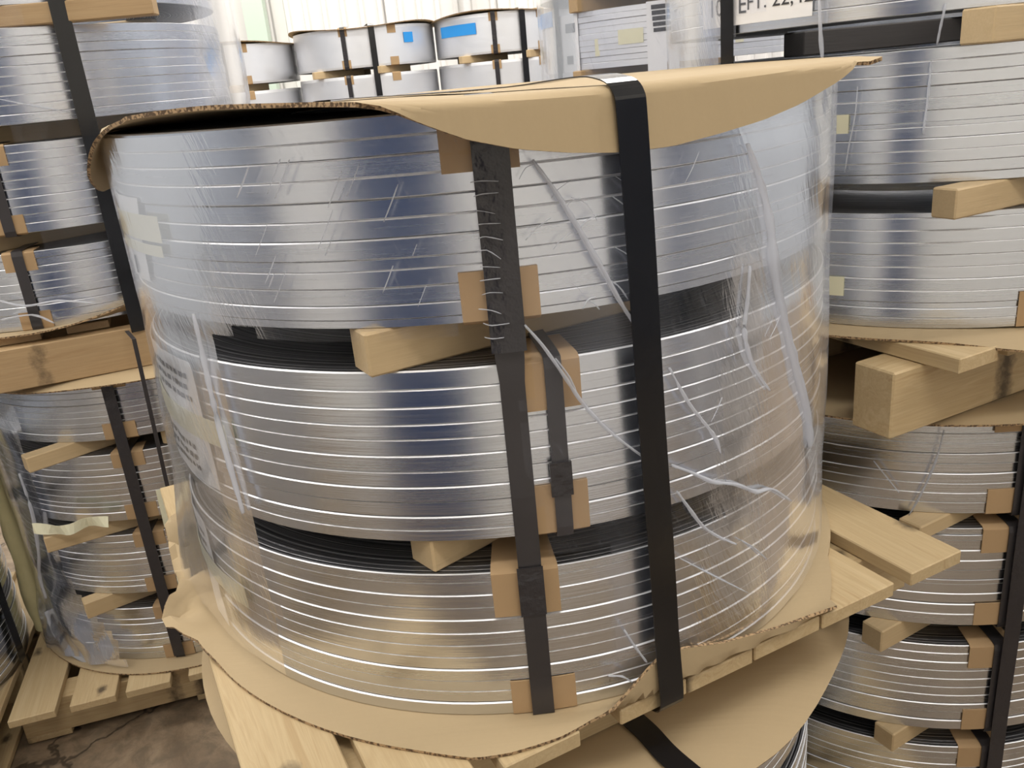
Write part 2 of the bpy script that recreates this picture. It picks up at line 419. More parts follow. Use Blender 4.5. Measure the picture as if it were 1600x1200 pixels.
def disc_sheet(name, c, rfun, zfun, label, cat='cardboard', nth=120, nr=22, thick=.004, pos=None, rot=0, rbreak=None, **kw):
    """A round-cut cardboard sheet: outline rfun(theta), height zfun(theta, r) or full pos(theta,r)."""
    base = Vector((c[0], c[1], 0))
    def P(i, j):
        th = -math.pi+2*math.pi*i/nth; r = .03+(rfun(th)-.03)*j/nr
        if rbreak and rbreak(th):
            rb = rbreak(th); jb = int(nr*.62)
            r = .03+(rb-.03)*j/jb if j <= jb else rb+(rfun(th)-rb)*(j-jb)/(nr-jb)
        return pos(th, r) if pos else Vector((r*math.cos(th), r*math.sin(th), zfun(th, r)))
    o = grid_sheet(name, P, nth, nr, ['cardboard', 'cardboard_edge'], thick, None, (c[0], c[1], H), closed_u=True, **kw)
    return tag(o, label, cat)

# =================================================================== the foreground stack
AX = (0.0, 1.324); RC = .5; ANG = R_(-65.2)
Uv = Vector((math.cos(ANG), math.sin(ANG), 0)); Vv = Vector((-Uv.y, Uv.x, 0))
def uv(a, b, z): return Vector((AX[0], AX[1], H+z))+Uv*a+Vv*b     # place relative to the stack's axis
LAY = [(-.0249, -.2304), (-.2783, -.4794), (-.5223, -.7193)]
FR = [[32, 27, 30, 34, 31, 31, 32, 18, 29, 29, 24, 14], [27, 26, 25, 22, 25, 25, 24, 24, 24, 21, 18], [14, 21, 21, 20, 22, 21, 21, 21, 20, 19, 20, 21]]
MAIN = []
for (zt, zb), fr, lb in zip(LAY, FR, ('top bundle of narrow galvanised steel coils in the foreground stack, under the cardboard lid',
                                     'middle bundle of slit steel coils in the foreground stack, between the two wood-spacer gaps',
                                     'bottom bundle of slit steel coils in the foreground stack, resting on the brown cardboard sheet')):
    MAIN.append(bundle(lb, AX, zt, zb, RC, fr, bev=.0019, wob=.0013))
def mc(x, y, R=RC): return on_cyl(x, y, AX, R)
# cardboard pads under the bands (parts of the bundle they protect)
def pad_main(k, th0, th1, top, ln, skew=0):
    e = MAIN[k]; zt, zb = H+LAY[k][0], H+LAY[k][1]
    if top: patch('edge_pad', e, AX, RC, R_(th0), R_(th1), zt-ln, zt, 'pad_card', .002, .0022, skew, fold_top=.075, label='brown cardboard edge pad folded over the rim')
    else: patch('edge_pad', e, AX, RC, R_(th0), R_(th1), zb, zb+ln, 'pad_card', .002, .0022, skew, fold_bot=.06, label='brown cardboard edge pad folded under the rim')
pad_main(0, -93.9, -85.4, True, .058); pad_main(0, -93.4, -84.4, False, .052)
pad_main(1, -88.2, -80.3, True, .054); pad_main(1, -87.6, -80.3, False, .060)
pad_main(2, -93.6, -84.9, True, .058); pad_main(2, -92.6, -83.8, False, .048)
# the middle bundle's own grey band with its joint
mb = band_on(MAIN[1], AX, RC, R_(-83.6), H+LAY[1][1], H+LAY[1][0], .0185, 'grey_band', lift=.0055)
patch('band_joint', MAIN[1], AX, RC, R_(-85.0), R_(-82.3), H-.432, H-.392, 'band_tape', .004, .0075, par=mb)
patch('edge_pad', MAIN[0], AX, RC, R_(-28), R_(-19), H-.2304, H-.170, 'pad_card', .002, .0022, fold_bot=.05)
band_on(MAIN[1], AX, RC, R_(35), H+LAY[1][1], H+LAY[1][0], .0185, 'grey_band', lift=.0055)
# one long dark band over all three layers
bth = R_(-88.5); W = (-math.sin(bth), math.cos(bth), 0)
path = [(.30, -.018), (.49, -.018), (.5035, -.021), (.5065, -.03)]
path += [(.5065, -.03-.69*k/26) for k in range(1, 26)]
path += [(.5065, -.7180), (.502, -.7206)]
path = [p for p in path]
lo = strip('long_band', [rt(AX, bth, r+.0007*math.sin(40*z), H+z) for r, z in path], W, [.026+.004*(z > -.27) for r, z in path], .0016, 'grey_band')
tag(lo, 'long dark grey band running down all three layers of the foreground stack', 'strap')
patch('band_joint', lo, AX, .5075, R_(-90.2), R_(-86.9), H-.578, H-.515, 'band_tape', .0012, .0015)
patch('tape_sleeve', lo, AX, .5075, R_(-90.5), R_(-86.5), H-.262, H-.050, 'band_tape', .0012, .0022, wav=.0035, n=10)
# wooden spacers in the two gaps
def sp_main(label, tip, far, z, h, n_len=.62):
    a = math.atan2(far[1]-tip[1], far[0]-tip[0]); s = .046; nrm = Vector((-math.sin(a), math.cos(a), 0))
    p = Vector((tip[0], tip[1], 0))+nrm*(s/2)
    return spacer(label, p, a, n_len, s, z, h=h)
sp_main('square pine spacer block poking out of the upper gap of the foreground stack', (-.130, .822), (-.010, .884), -.2781, .0475, .36)
sp_main('pine spacer block poking out of the lower gap of the foreground stack', (-.094, .834), (-.027, .887), -.5221, .0425, .36)
for z, hh, nm in ((-.2781, .0475, 'upper'), (-.5221, .0425, 'lower')):
    spacer('pine spacer hidden deep in the %s gap of the foreground stack' % nm, (.0, 1.47), R_(20), .46, .046, z, h=hh)
# paper labels with masking tape on the left side
def paper_on(k, th0, th1, z0, z1, tapes, skew=0, marks=()):
    e = MAIN[k]
    lab = patch('paper_label', e, AX, RC, R_(th0), R_(th1), H+z0, H+z1, 'paper', .0008, .0035, skew, wav=.002, label='white printed paper label')
    for (a0, a1, y0, y1) in tapes: patch('masking_tape', e, AX, RC, R_(a0), R_(a1), H+y0, H+y1, 'masking_tape', .0006, .0062, 0, wav=.001, par=lab, label='pale yellow masking tape')
    for (a0, a1, y0, y1) in marks: patch('print_mark', e, AX, RC, R_(a0), R_(a1), H+y0, H+y1, 'ink', .0002, .0046, n=2, wav=.002, par=lab)
paper_on(0, -168, -141.5, -.197, -.095, [(-165, -135.5, -.143, -.113), (-163, -136, -.160, -.147)], .5, [(-150, -149, -.19, -.168)])
def print_rows(th0, th1, z0, z1, rows, seed):
    r = random.Random(seed); out = []
    for k in range(rows):
        z = z1-(z1-z0)*(k+.5)/rows; t = th0
        while t < th1:
            l = r.uniform(.5, 1.6); out.append((t, min(t+l, th1), z-.0035, z+.0035)); t += l+r.uniform(.4, .9)
    return out
paper_on(1, -166, -136.2, -.458, -.287, [(-168, -130.2, -.389, -.356)], 0, print_rows(-158, -138.2, -.345, -.300, 3, 3)+print_rows(-160, -141, -.445, -.402, 3, 5))
paper_on(2, -172, -147, -.708, -.540, [(-165, -135, -.628, -.596)], 0, print_rows(-162, -150, -.592, -.560, 2, 9))

# cardboard lid with the front segment folded down
A0 = .497
TOPF = [(-.33, 0), (-.312, .004), (-.285, .016), (-.245, .032), (-.196, .045), (-.143, .054), (-.087, .060), (-.026, .061), (.03, .056), (.089, .048), (.142, .036), (.197, .018), (.235, 0)]
def lid_r(th):
    ph = math.degrees(th-ANG); ph = (ph+180) % 360-180
    if -34 < ph < 25.5:
        r = A0/math.cos(R_(ph))
        for _ in range(8): r = (A0+lerp_table(TOPF, r*math.sin(R_(ph))))/math.cos(R_(ph))
        return r
    return lerp_table([(-180, .515), (-152, .52), (-140, .575), (-105, .59), (-92, .565), (-80, .518), (-60, .516), (-42, .535), (-34, .592), (25.5, .551), (28, .575), (34, .545), (44, .52), (180, .515)], ph)
def lid_pos(th, r):
    ph = th-ANG; a, b = r*math.cos(ph), r*math.sin(ph); pd = math.degrees(math.atan2(b, a))
    lift = .017*math.exp(-((pd+58)/24)**2)*(r/.52)**2
    z = -.0205+lift+.0016*noise.noise((a*6, b*6, 2.2))
    if a > A0 and -36 < pd < 27:
        t = a-A0; z -= t*.985; a = A0+.0115*min(1, t/.004)+t*.05
        z += lift*0
    elif pd < -70 and r > .500:
        k = math.exp(-((pd+112)/34)**4); t = r-.500; rr = .500+t*(1-k*.62); z -= t*k*.92; a *= rr/r; b *= rr/r
    p = Uv*a+Vv*b; return Vector((p.x, p.y, z))
disc_sheet('cardboard_cover', AX, lid_r, None, 'brown cardboard lid over the foreground stack, front edge folded down', 'cardboard', 240, 50, .0042, lid_pos, rbreak=lambda th: (A0/math.cos(th-ANG) if -34 < (math.degrees(th-ANG)+180) % 360-180 < 25.5 else None))

# base sheet: lies flat on the left, its front right edge folded up by the strap
BUP = [(-.135, .0), (-.128, .007), (-.10, .026), (-.075, .043), (-.056, .053), (-.022, .046), (.033, .029), (.118, .014), (.186, .006), (.24, 0)]
BR = [(-200, .62), (-195, .62), (-184, .61), (-173, .575), (-161, .545), (-154, .585), (-148, .55), (-140, .544), (-124, .549), (-112, .555), (-104, .56), (-97, .569), (-93, .563), (-86.6, .546), (-80.5, .520)]
def base_r(th):
    d = math.degrees(th); ph = (d-math.degrees(ANG)+180) % 360-180
    if -15 < ph < 25:
        r = .5/math.cos(R_(ph))
        for _ in range(8): r = (.5045+lerp_table(BUP, r*math.sin(R_(ph))))/math.cos(R_(ph))
        return r
    dd = d if d <= 0 else d-360
    if dd <= -80: return lerp_table([(-360, .53), (-300, .54), (-240, .56), (-215, .60)]+BR, dd)
    return lerp_table([(-40.5, .551), (-38, .545), (-27, .522), (0, .53)], d)
def base_pos(th, r):
    ph = th-ANG; a, b = r*math.cos(ph), r*math.sin(ph); pd = math.degrees(math.atan2(b, a)); z = -.7215
    if a > .5 and -16 < pd < 26:
        t = a-.5; z += t*.99; a = .5+.011*min(1, t/.004)
    d = math.degrees(th); dd = d if d <= 0 else d-360
    k = math.exp(-((dd+172)/26)**4)*max(0, min(1, (r-.508)/.06))
    if k > 0:
        z += k*(.006+.085*abs(noise.noise((a*11, b*11, 5.1)))+.045*abs(noise.noise((a*27, b*27, 1.1))))
    elif r > .51 and dd < -85: z += .002*noise.noise((a*20, b*20, .3))
    p = Uv*a+Vv*b; return Vector((p.x, p.y, z))
disc_sheet('cardboard_sheet', AX, base_r, None, 'brown cardboard sheet under the foreground stack, crumpled at its left edge', 'cardboard', 240, 50, .004, base_pos)

# pallet under the foreground stack, boards at their measured places across
e = empty('pallet', uv(-.024, -.019, -.836), ANG, label='pine pallet under the foreground stack, two plank ends jutting out at right', cat='pallet')
for vc, bw, du in ((.075, .109, .01), (.20, .105, -.004), (.327, .10, .004), (.4835, .100, .0), (.590, .106, .002), (.705, .116, -.001), (.838, .138, .002), (.998, .107, .0)):
    link('deck_board', box_mesh(1.046, bw, .0225, 'pallet_pine', .0018), e, (du*.5+.012-.004, vc-.537, .836-.7240-.01125), (0, 0, rnd.uniform(-.006, .006)))
for a in (-.43, 0, .40): link('stringer', box_mesh(1.02, .085, .0885, 'pallet_pine', .002), e, (a, 0, .0445), (0, 0, math.pi/2))
# the wide black strap over lid, coils and pallet
SB = -.061
sp = [(-.40, -.775), (-.49, -.772), (-.522, -.755), (-.526, -.60), (-.524, -.30), (-.522, -.05), (-.518, -.022), (-.50, -.0155), (-.2, -.0150), (.1, -.0150), (.30, -.0135), (.40, -.010), (.46, -.0085), (.488, -.0115), (.505, -.0165), (.5145, -.026)]
sp += [(.5170+.0008*math.sin(k), -.04-.066*k) for k in range(0, 10)] + [(.5185, -.68), (.5195, -.72), (.516, -.742), (.500, -.753), (.47, -.757), (.45, -.757)]
sp = densify(sp, 3)
so = strip('black_strap', [uv(a, SB+.004-(z*.034 if a > .45 else 0)*1.0-.02, z) for a, z in sp], Vv, .0345, .0012, 'black_strap')
tag(so, 'wide glossy black strap over the lid and front of the foreground stack', 'strap')
tl = densify([tuple(on_z(930, 1060, -.8325)), tuple(on_z(955, 1088, -.8325)), tuple(on_z(985, 1120, -.8325)), tuple(on_z(1012, 1145, -.833)), tuple(on_z(1042, 1178, -.834)), tuple(on_z(1085, 1215, -.836)), tuple(on_z(1150, 1270, -.842))], 4)
tdir = (Vector(tl[-1])-Vector(tl[8])).normalized(); tw = tdir.cross(Vector((0, 0, 1)))
strip('strap_tail', tl, tw, .034, .0012, 'black_strap', label='loose end of black strap lying on the lid below the pallet', cat='strap')

# ------------------------------------------------------------------ stack below it
def droop_lid(c, z, r0, drop, label, seed, wav=.006, nth=96):
    f = lambda th: r0+.012*noise.noise((math.cos(th)*2, math.sin(th)*2, seed))
    def zf(th, r):
        t = max(0, r-.49); return z-t*t*drop*8+wav*noise.noise((r*math.cos(th)*4, r*math.sin(th)*4, seed))*max(0, min(1, (r-.42)/.1))
    return disc_sheet('cardboard_cover', c, f, zf, label, 'cardboard', nth, 14)
droop_lid(AX, -.8385, .553, .6, 'brown cardboard lid on the stack below the foreground pallet', 3.3, .0)
F9 = [10]*9
BELOW = [(-.8415, -1.008), (-1.05, -1.215), (-1.257, -1.39), (-1.43, -1.53)]
for k, (zt, zb) in enumerate(BELOW):
    bundle(('upper', 'second', 'third', 'lowest')[k]+' steel coil bundle in the stack below the foreground pallet', AX, zt, zb, RC, F9)
    if k < 3:
        for a, b in ((R_(-60), (-.2, 1.55)), (R_(120), (.2, 1.1))):
            spacer('hidden %s pine spacer in the %s gap below the foreground pallet' % ('front' if a < 0 else 'rear', ('upper', 'middle', 'lower')[k]), b, a, .4, .046, BELOW[k+1][0], 'spacers below the foreground pallet', h=zb-BELOW[k+1][0])
pallet('floor pallet at the bottom of the foreground stack', AX, ANG, 1.0, 1.0, -1.53, 7, .105, .022, .09)

# =================================================================== stretch film on the foreground stack
film_empty = empty('stretch_film', (AX[0], AX[1], H-.72), label='crinkled clear stretch film wrapped around the foreground stack', cat='plastic film')
nt, nz = 180, 54
def film_P(i, j):
    th = -math.pi+2*math.pi*i/nt; z = -.028-.677*j/nz; d = math.degrees(th)
    dd = d if d <= 0 else d-360
    r = .5085+.003*noise.noise((th*5, z*6, 0))+.0015*noise.noise((th*22, z*9, 3))
    gap = min(abs(z+.254), abs(z+.50))
    r -= .0012*math.exp(-(gap/.02)**2)
    if -102 < dd < -32 and z > -.10: r -= .005*min(1, (z+.10)/.03)
    fl = math.exp(-((dd+176)/17)**2); k = max(0, min(1, (-z-.20)/.50))
    r += .055*fl*k**1.7
    return Vector((r*math.cos(th), r*math.sin(th), z+.72))
def film_keep(i, j):
    d = -180+360*(i+.5)/nt; z = -.028-.677*(j+.5)/nz
    dd = d if d <= 0 else d-360
    edge = 3*noise.noise((0, z*9, 4))
    if -128+edge < dd < -87+edge+ (8 if z < -.5 else 0) and z < -.236+.006*noise.noise((d*.2, 0, 0)): return False
    return True
def film_haze(v):
    d = math.degrees(math.atan2(v.y, v.x)); dd = d if d <= 0 else d-360
    r = max(0, min(1, (dd+62)/40)) if dd > -100 else 0; l = max(0, min(1, (-128-dd)/35))
    c = math.exp(-((dd+76)/7)**2)*(1 if v.z > .44 else .3)
    return .015+.30*r+.13*l+.13*c
film = grid_sheet('film_layer', film_P, nt, nz, 'stretch_film', 0, film_empty, closed_u=True, keep=film_keep, haze=film_haze)
def rope(pts, w0=.004, k=5, c=AX, R=.5125, parent=film_empty, base=None, flat=.5, mat='film_rope'):
    base = base or parent.location
    P = []
    for x, y in densify(pts, k):
        th, z = on_cyl(x, y, c, R); P.append(rt(c, th, R, z)-base)
    n = len(P); rad = [w0*(.35+.65*math.sin(math.pi*min(1, (i+1)/(n+1)))**.6)*(1+.5*noise.noise((i*.7, w0*900, pts[0][0]*.1))) for i in range(n)]
    return tube('film_fold', P, rad, mat, parent, flat=flat)
rope([(832, 250), (868, 300), (905, 360), (940, 420), (968, 470), (992, 508)], .0055)
rope([(820, 508), (848, 540), (880, 585), (912, 632), (955, 676), (1008, 716)], .0045)
rope([(868, 560), (890, 590), (905, 625)], .0025)
rope([(1168, 225), (1190, 290), (1203, 350), (1210, 420), (1225, 500), (1245, 580), (1262, 650), (1266, 700)], .007)
rope([(1172, 415), (1168, 470), (1163, 515), (1172, 560), (1188, 590), (1203, 610)], .0035)
rope([(1046, 575), (1075, 628), (1100, 660), (1118, 685), (1126, 708)], .0040)
rope([(1050, 727), (1080, 738), (1112, 752), (1150, 757), (1180, 768), (1205, 764), (1235, 782)], .0050)
rope([(1058, 768), (1075, 792), (1098, 822), (1125, 840), (1150, 850)], .004)
rope([(1158, 844), (1178, 856), (1198, 874)], .002)
rope([(1062, 872), (1110, 897), (1168, 926)], .002)
rope([(302, 490), (318, 560), (338, 650), (360, 730), (380, 802)], .0042)
rope([(976, 985), (992, 1010), (1010, 1034)], .0035)
rope([(950, 1056), (972, 1057), (988, 1066)], .002)

rw = random.Random(21)
for _ in range(16):                              # slanted wisps on the top layer
    x = rw.uniform(380, 690); y = rw.uniform(240, 470); l = rw.uniform(18, 60)
    rope([(x, y), (x-l*.18, y+l*.5), (x-l*.38, y+l)], rw.uniform(.0006, .0014), 3, R=.5118)
for _ in range(14):                              # bunched crinkles beside the bands
    x = rw.uniform(825, 965); y = rw.uniform(250, 480); l = rw.uniform(15, 42); s = rw.choice((-1, 1))
    rope([(x, y), (x+s*l*.6, y+l*.35+rw.uniform(-4, 4)), (x+s*l, y+l*.9)], rw.uniform(.0006, .0016), 3, R=.5118)
for k in range(12):
    y = 285+k*22; x = 742+(y-230)*.075
    rope([(x+rw.uniform(-14, -4), y), (x+6, y+rw.uniform(-6, 6)), (x+rw.uniform(14, 34), y+rw.uniform(-10, 10))], rw.uniform(.0007, .0013), 3, R=.5128)
for _ in range(3):
    x = rw.uniform(1080, 1255); y = rw.uniform(220, 900); l = rw.uniform(25, 60)
    rope([(x, y), (x-l*.2, y+l*.5), (x-l*.45, y+l)], rw.uniform(.0006, .0012), 3, R=.5128)

# =================================================================== neighbouring stacks
def stack(c, R, layers, fr, desc, names, group=None, spacers=True, sp_ang=R_(-60), mat='galvanised_steel', bev=.0018, sp_h=None):
    out = []
    for k, (zt, zb) in enumerate(layers):
        f = fr[k] if isinstance(fr[0], list) else fr
        out.append(bundle('%s coil bundle in the %s' % (names[k], desc), c, zt, zb, R, f, mat=mat, bev=bev, wob=.0016))
    return out
def sp_tip(label, c, tip, ang, z, h, s=.045, ln=.5, group=None):
    return spacer(label, tip, ang, ln, s, z, group, h=h)
def pads(e, c, R, th, zt, zb, w=7.5, up=.045, dn=.045, top=True, bot=True, lab=None):
    if top: patch('edge_pad', e, c, R, R_(th-w/2), R_(th+w/2), H+zt-up, H+zt, 'pad_card', .002, .0022, fold_top=.06)
    if bot: patch('edge_pad', e, c, R, R_(th-w/2), R_(th+w/2), H+zb, H+zb+dn, 'pad_card', .002, .0022, fold_bot=.06)
def vstrap(label, c, R, th, z0, z1, width, mat='black_strap', name='black_strap', top=True, lean=0):
    W = (-math.sin(th), math.cos(th), 0); P = []
    if top: P += [rt(c, th, R-.35, H+z1), rt(c, th, R-.02, H+z1), rt(c, th, R-.005, H+z1-.002)]
    P += [rt(c, th+lean*k/12, R+.0008*math.sin(k*1.3), H+z1-.012-(z1-z0-.012)*k/12) for k in range(13)]
    o = strip(name, P, W, width, .0014, mat); return tag(o, label, 'strap')

# ------------------------------------------------------------------ left: upper stack on its pallet
CU = (-1.2, 2.6); A2 = R_(-70)
LU = [(.43, .247), (.201, -.007), (-.05, -.255), (-.30, -.492)]
F10 = [9, 10, 10, 10, 10, 10, 10, 10, 10, 11]
BU = stack(CU, .5, LU, F10, 'upper left stack behind the black strap', ('partly cropped topmost', 'widest shining', 'third', 'lowest'))
tag(spacer('long flat board between the top coil bundles of the upper left stack', (-1.40, 2.135), R_(3), .70, .045, .2015, h=.045, mat='dark_pine'))
spacer('pine spacer at the back under the topmost bundle of the upper left stack', (-1.5, 2.75), R_(0), .6, .045, .2015, h=.045)
for k in (1, 2):
    z = LU[k+1][0]; h = LU[k][1]-z
    spacer('pine spacer end poking out at the left of the upper left stack, %s gap' % ('upper' if k == 1 else 'lower'), (-1.30, 2.075), R_(48), .6, .045, z, h=h)
    spacer('pine spacer deep inside the upper left stack, %s gap' % ('upper' if k == 1 else 'lower'), (-1.3, 2.75), R_(10), .5, .045, z, h=h)
for k in (2, 3):
    zt, zb = LU[k]; th = -82.5
    band_on(BU[k], CU, .5, R_(th), H+zb, H+zt, .026, 'grey_band', lift=.006); pads(BU[k], CU, .5, th, zt, zb, 8.5)
vstrap('wide black strap down the front of the upper left stack, reaching its pallet', (-1.2, 2.6), .555, math.atan2(2.13-2.6, -.90+1.2), -.53, .45, .040)
def ul_z(th, r):
    d = math.degrees(th); k = math.exp(-((d+45)/22)**2)
    return -.4955+k*max(0, r-.47)*.75
disc_sheet('cardboard_sheet', CU, lambda th: .545, ul_z, 'cardboard sheet under the upper left stack, curling up at its right', 'cardboard', 96, 14, .004)
pallet('pine pallet carrying the upper left stack, its long side plank facing us', CU, A2, 1.04, 1.07, -.500, 7, .10, .02, .106, .045, 0, .05, 3, False, 'dark_pine')
# film and label corner on its right side
fe = empty('stretch_film', (CU[0], CU[1], H-.49), label='milky stretch film on the right side of the upper left stack', cat='plastic film')
def ulf(i, j):
    th = R_(-75+100*i/40); z = .43-.92*j/24; r = .512+.045*max(0, min(1, (i-18)/14))*(1 if z > 0 else max(0, 1+z*3))+.004*noise.noise((th*6, z*5, 2))
    return Vector((r*math.cos(th), r*math.sin(th), z+.49))
grid_sheet('film_layer', ulf, 40, 24, 'stretch_film', 0, fe, haze=lambda v: .03+.30*max(0, min(1, (math.atan2(v.y, v.x)+.62)/.5)))
rope([(0, 470), (40, 478), (90, 470), (150, 474)], .006, 5, CU, .525, fe)
rope([(0, 500), (50, 492), (85, 505)], .005, 5, CU, .525, fe)
rope([(0, 155), (50, 165), (110, 175)], .003, 5, CU, .525, fe)
# ------------------------------------------------------------------ left: lower stack
CL = (-1.05, 2.6)
LLz = [(-.6345, -.806), (-.848, -1.044), (-1.09, -1.275), (-1.325, -1.500)]
BL = stack(CL, .5, LLz, [10, 9, 9, 10, 9, 9, 9, 6, 9, 12], 'lower left stack on the floor pallet', ('topmost', 'second', 'third', 'lowest'))
for k, (zt, zb) in enumerate(LLz):
    th = -84.6; band_on(BL[k], CL, .5, R_(th), H+zb, H+zt, .026, 'grey_band', lift=.006); pads(BL[k], CL, .5, th, zt, zb, 9.5, .03 if k == 0 else .04, .045)
vb = strip('long_band', [rt(CL, R_(-84.6), .512, H-.64-.85*k/20) for k in range(21)], (1, .1, 0), .030, .0015, 'band_tape'); tag(vb, 'long dark band down the front of the lower left stack', 'strap')
droop_lid(CL, -.6285, .55, .5, 'brown cardboard lid on the lower left stack, under the plank pallet', 8.1, .004)
for k, (px, py, px2, py2) in enumerate(((47, 740, 120, 715), (75, 865, 165, 838), (138, 968, 185, 950))):
    z = LLz[k+1][0]; h = LLz[k][1]-z; a = on_z(px, py, z); b = on_z(px2, py2, z); an = math.atan2(b.y-a.y, b.x-a.x); an = max(an, R_(20))
    nrm = Vector((-math.sin(an), math.cos(an), 0))
    q = a+nrm*.022
    spacer('pine spacer jutting out left of the band in the lower left stack, %s gap' % ('top', 'middle', 'bottom')[k], (q.x, q.y), an, .5, .044, z, h=h)
    spacer('pine spacer right of the band in the lower left stack, %s gap' % ('top', 'middle', 'bottom')[k], (-.90, 2.13), R_(62), .5, .044, z, h=h)
tp = [on_z(55, 822, -1.02), on_z(85, 824, -1.02), on_z(112, 824, -1.02), on_z(140, 812, -1.02), on_z(172, 812, -1.02)]
tp = [p+Vector((0, -.012, 0)) for p in tp]
strip('torn_tape', densify([tuple(p) for p in tp], 4), [Vector((.1, .3*math.sin(k*.9), 1)) for k in range(17)], .030, .0008, 'masking_tape', label='crumpled strip of pale tape across the lower left stack', cat='tape')
disc_sheet('cardboard_sheet', CL, lambda th: .555+.01*math.sin(3*th), lambda th, r: -1.5025+.006*noise.noise((r*math.cos(th)*4, r*math.sin(th)*4, 1))*max(0, (r-.5)/.05), 'cardboard sheet on the floor pallet under the lower left stack', 'cardboard', 96, 14)
pallet('floor pallet under the lower left stack, plank ends facing us', CL, R_(-76), 1.04, 1.02, -1.506, 7, .117, .022, .110, .085, 0, -.085, 3, True)
fl = empty('stretch_film', (CL[0], CL[1], H-1.5), label='bluish bunched stretch film on the left side of the lower left stack', cat='plastic film')
def llf(i, j):
    th = R_(-190+95*i/44); z = -.70-.79*j/30; b = max(0, (j-22)/8)
    r = .512+.012*noise.noise((th*5, z*7, 1))+b*.03*(1+noise.noise((th*9, z*14, 6)))
    return Vector((r*math.cos(th), r*math.sin(th), z+1.5))
def llk(i, j):
    d = -190+95*(i+.5)/44; z = -.70-.79*j/30
    return d < -118+18*max(0, (j-16)/14)+6*noise.noise((0, z*6, 2))
grid_sheet('film_layer', llf, 44, 30, 'milky_film', 0, fl, keep=llk, haze=lambda v: .0+.35*max(0, 1-v.z/.22))
rope([(30, 740), (50, 800), (60, 860), (62, 900), (72, 935)], .006, 5, CL, .53, fl)
rope([(72, 955), (85, 985), (115, 1020), (150, 1040), (190, 1056)], .010, 5, CL, .53, fl)
rope([(110, 985), (130, 1002), (148, 1004)], .003, 5, CL, .53, fl)
# thin strap hanging from the upper stack across the lower one
pts = [on_z(205, 512, -.52)+Vector((0, -.03, 0))]
th0 = math.atan2(pts[0].y-CL[1], pts[0].x-CL[0])
for k in range(12):
    y = 530+29*k; x = 207+.228*(y-520); t, z = on_cyl(x, y, CL, .575); pts.append(rt(CL, t, .575, z))
strip('thin_band', pts, (1, .3, 0), .010, .0010, 'grey_band', label='thin grey band hanging over the right of the lower left stack', cat='strap')
pts = [rt(CL, *((lambda t: (t[0], .57, t[1]))(on_cyl(248+.24*(y-765), y, CL, .57)))) for y in range(765, 950, 15)]
strip('tape_strip', pts, (1, .3, 0), .016, .001, 'masking_tape', label='pale upright strip of tape hanging right of the lower left stack', cat='tape')
# ------------------------------------------------------------------ far left sliver stack and the yellow edge strip
CF = (-1.99, 2.08)
stack(CF, .5, [(-.83, -1.03), (-1.07, -1.27), (-1.31, -1.505)], F10, 'dark stack cut off by the left edge', ('upper', 'middle', 'lowest'))
for z, h in ((-1.07, .04), (-1.31, .04)):
    for a in (R_(20), R_(200)): spacer('%s pine spacer, %s gap of the dark stack cut off by the left edge' % ('right' if a < 1 else 'left', 'upper' if z > -1.2 else 'lower'), (CF[0]+.1*math.cos(a+1.57), CF[1]+.1*math.sin(a+1.57)), a, .38, .045, z, 'spacers of the far left stack', h=h)
pallet('floor pallet at the left edge of the picture', CF, R_(-76), .98, 1.12, -1.505, 7, .11, .022, .110, .085, 0, 0, 3, True)
vstrap('black strap on the right side of the far left stack', CF, .512, R_(8), -1.49, -.83, .036)
def yf(i, j):
    z = 1.36*j/40; r = .024*(1+.35*noise.noise((i*1.1, z*11, 2))); a = 2*math.pi*i/10; b = .004*noise.noise((0, z*6, 9))
    return Vector((r*math.cos(a)+b, r*math.sin(a), z))
yo = grid_sheet('edge_strip', yf, 10, 40, 'yellow_foam', 0, None, (-1.508, 2.325, H-1.500), closed_u=True)
tag(yo, 'lumpy yellow upright strip between the two left floor stacks', 'packing strip')

# ------------------------------------------------------------------ right: upper stack
CR = (.925, 1.82); AR = R_(-65.5)
LR3 = [(.235, .030), (-.021, -.225), (-.273, -.470)]
BR3 = stack(CR, .5, LR3, [[9, 10, 10, 10, 10, 9, 9, 10, 10, 10], [11, 11, 11, 11, 11, 11, 4, 11, 11, 11, 11, 9], [4, 10, 10, 10, 10, 10, 10, 10, 5, 8, 9]], 'upper right stack', ('cropped top label-bearing', 'wide middle', 'lower shining'))
disc_sheet('cardboard_sheet', CR, lambda th: .555+.03*math.exp(-((math.degrees(th)+98)/10)**2), lambda th, r: -.4725-.12*max(0, r-.53)-.006*math.exp(-((math.degrees(th)+95)/8)**2)*max(0, (r-.45)/.1), 'cardboard sheet edge under the upper right stack', 'cardboard', 120, 14)
e = empty('pallet', (0, 0, H-.622), AR, label='thick pine pallet under the upper right stack, square stringer end showing', cat='pallet')
pc = Vector((CR[0], CR[1], 0)); uR = Vector((math.cos(AR), math.sin(AR), 0)); vR = Vector((-uR.y, uR.x, 0))
fr0 = Vector((.716, 1.216, 0)); a0 = (fr0-pc).dot(uR); b0 = (fr0-pc).dot(vR)
e.location = (pc.x, pc.y, H-.622)
lu = 2*a0-.01
for k in range(7):
    link('deck_board', box_mesh(lu, .094, .026, 'pallet_pine', .0018), e, (rnd.uniform(-.006, .012), b0+.047+.133*k+rnd.uniform(-.004, .004), .622-.4785-.013), (0, 0, rnd.uniform(-.006, .006)))
for aa in (a0-.11, 0, -a0+.11): link('stringer', box_mesh(-2*b0+.14, .080, .1165, 'pallet_pine', .003), e, (aa, .01, .05825), (0, 0, math.pi/2))
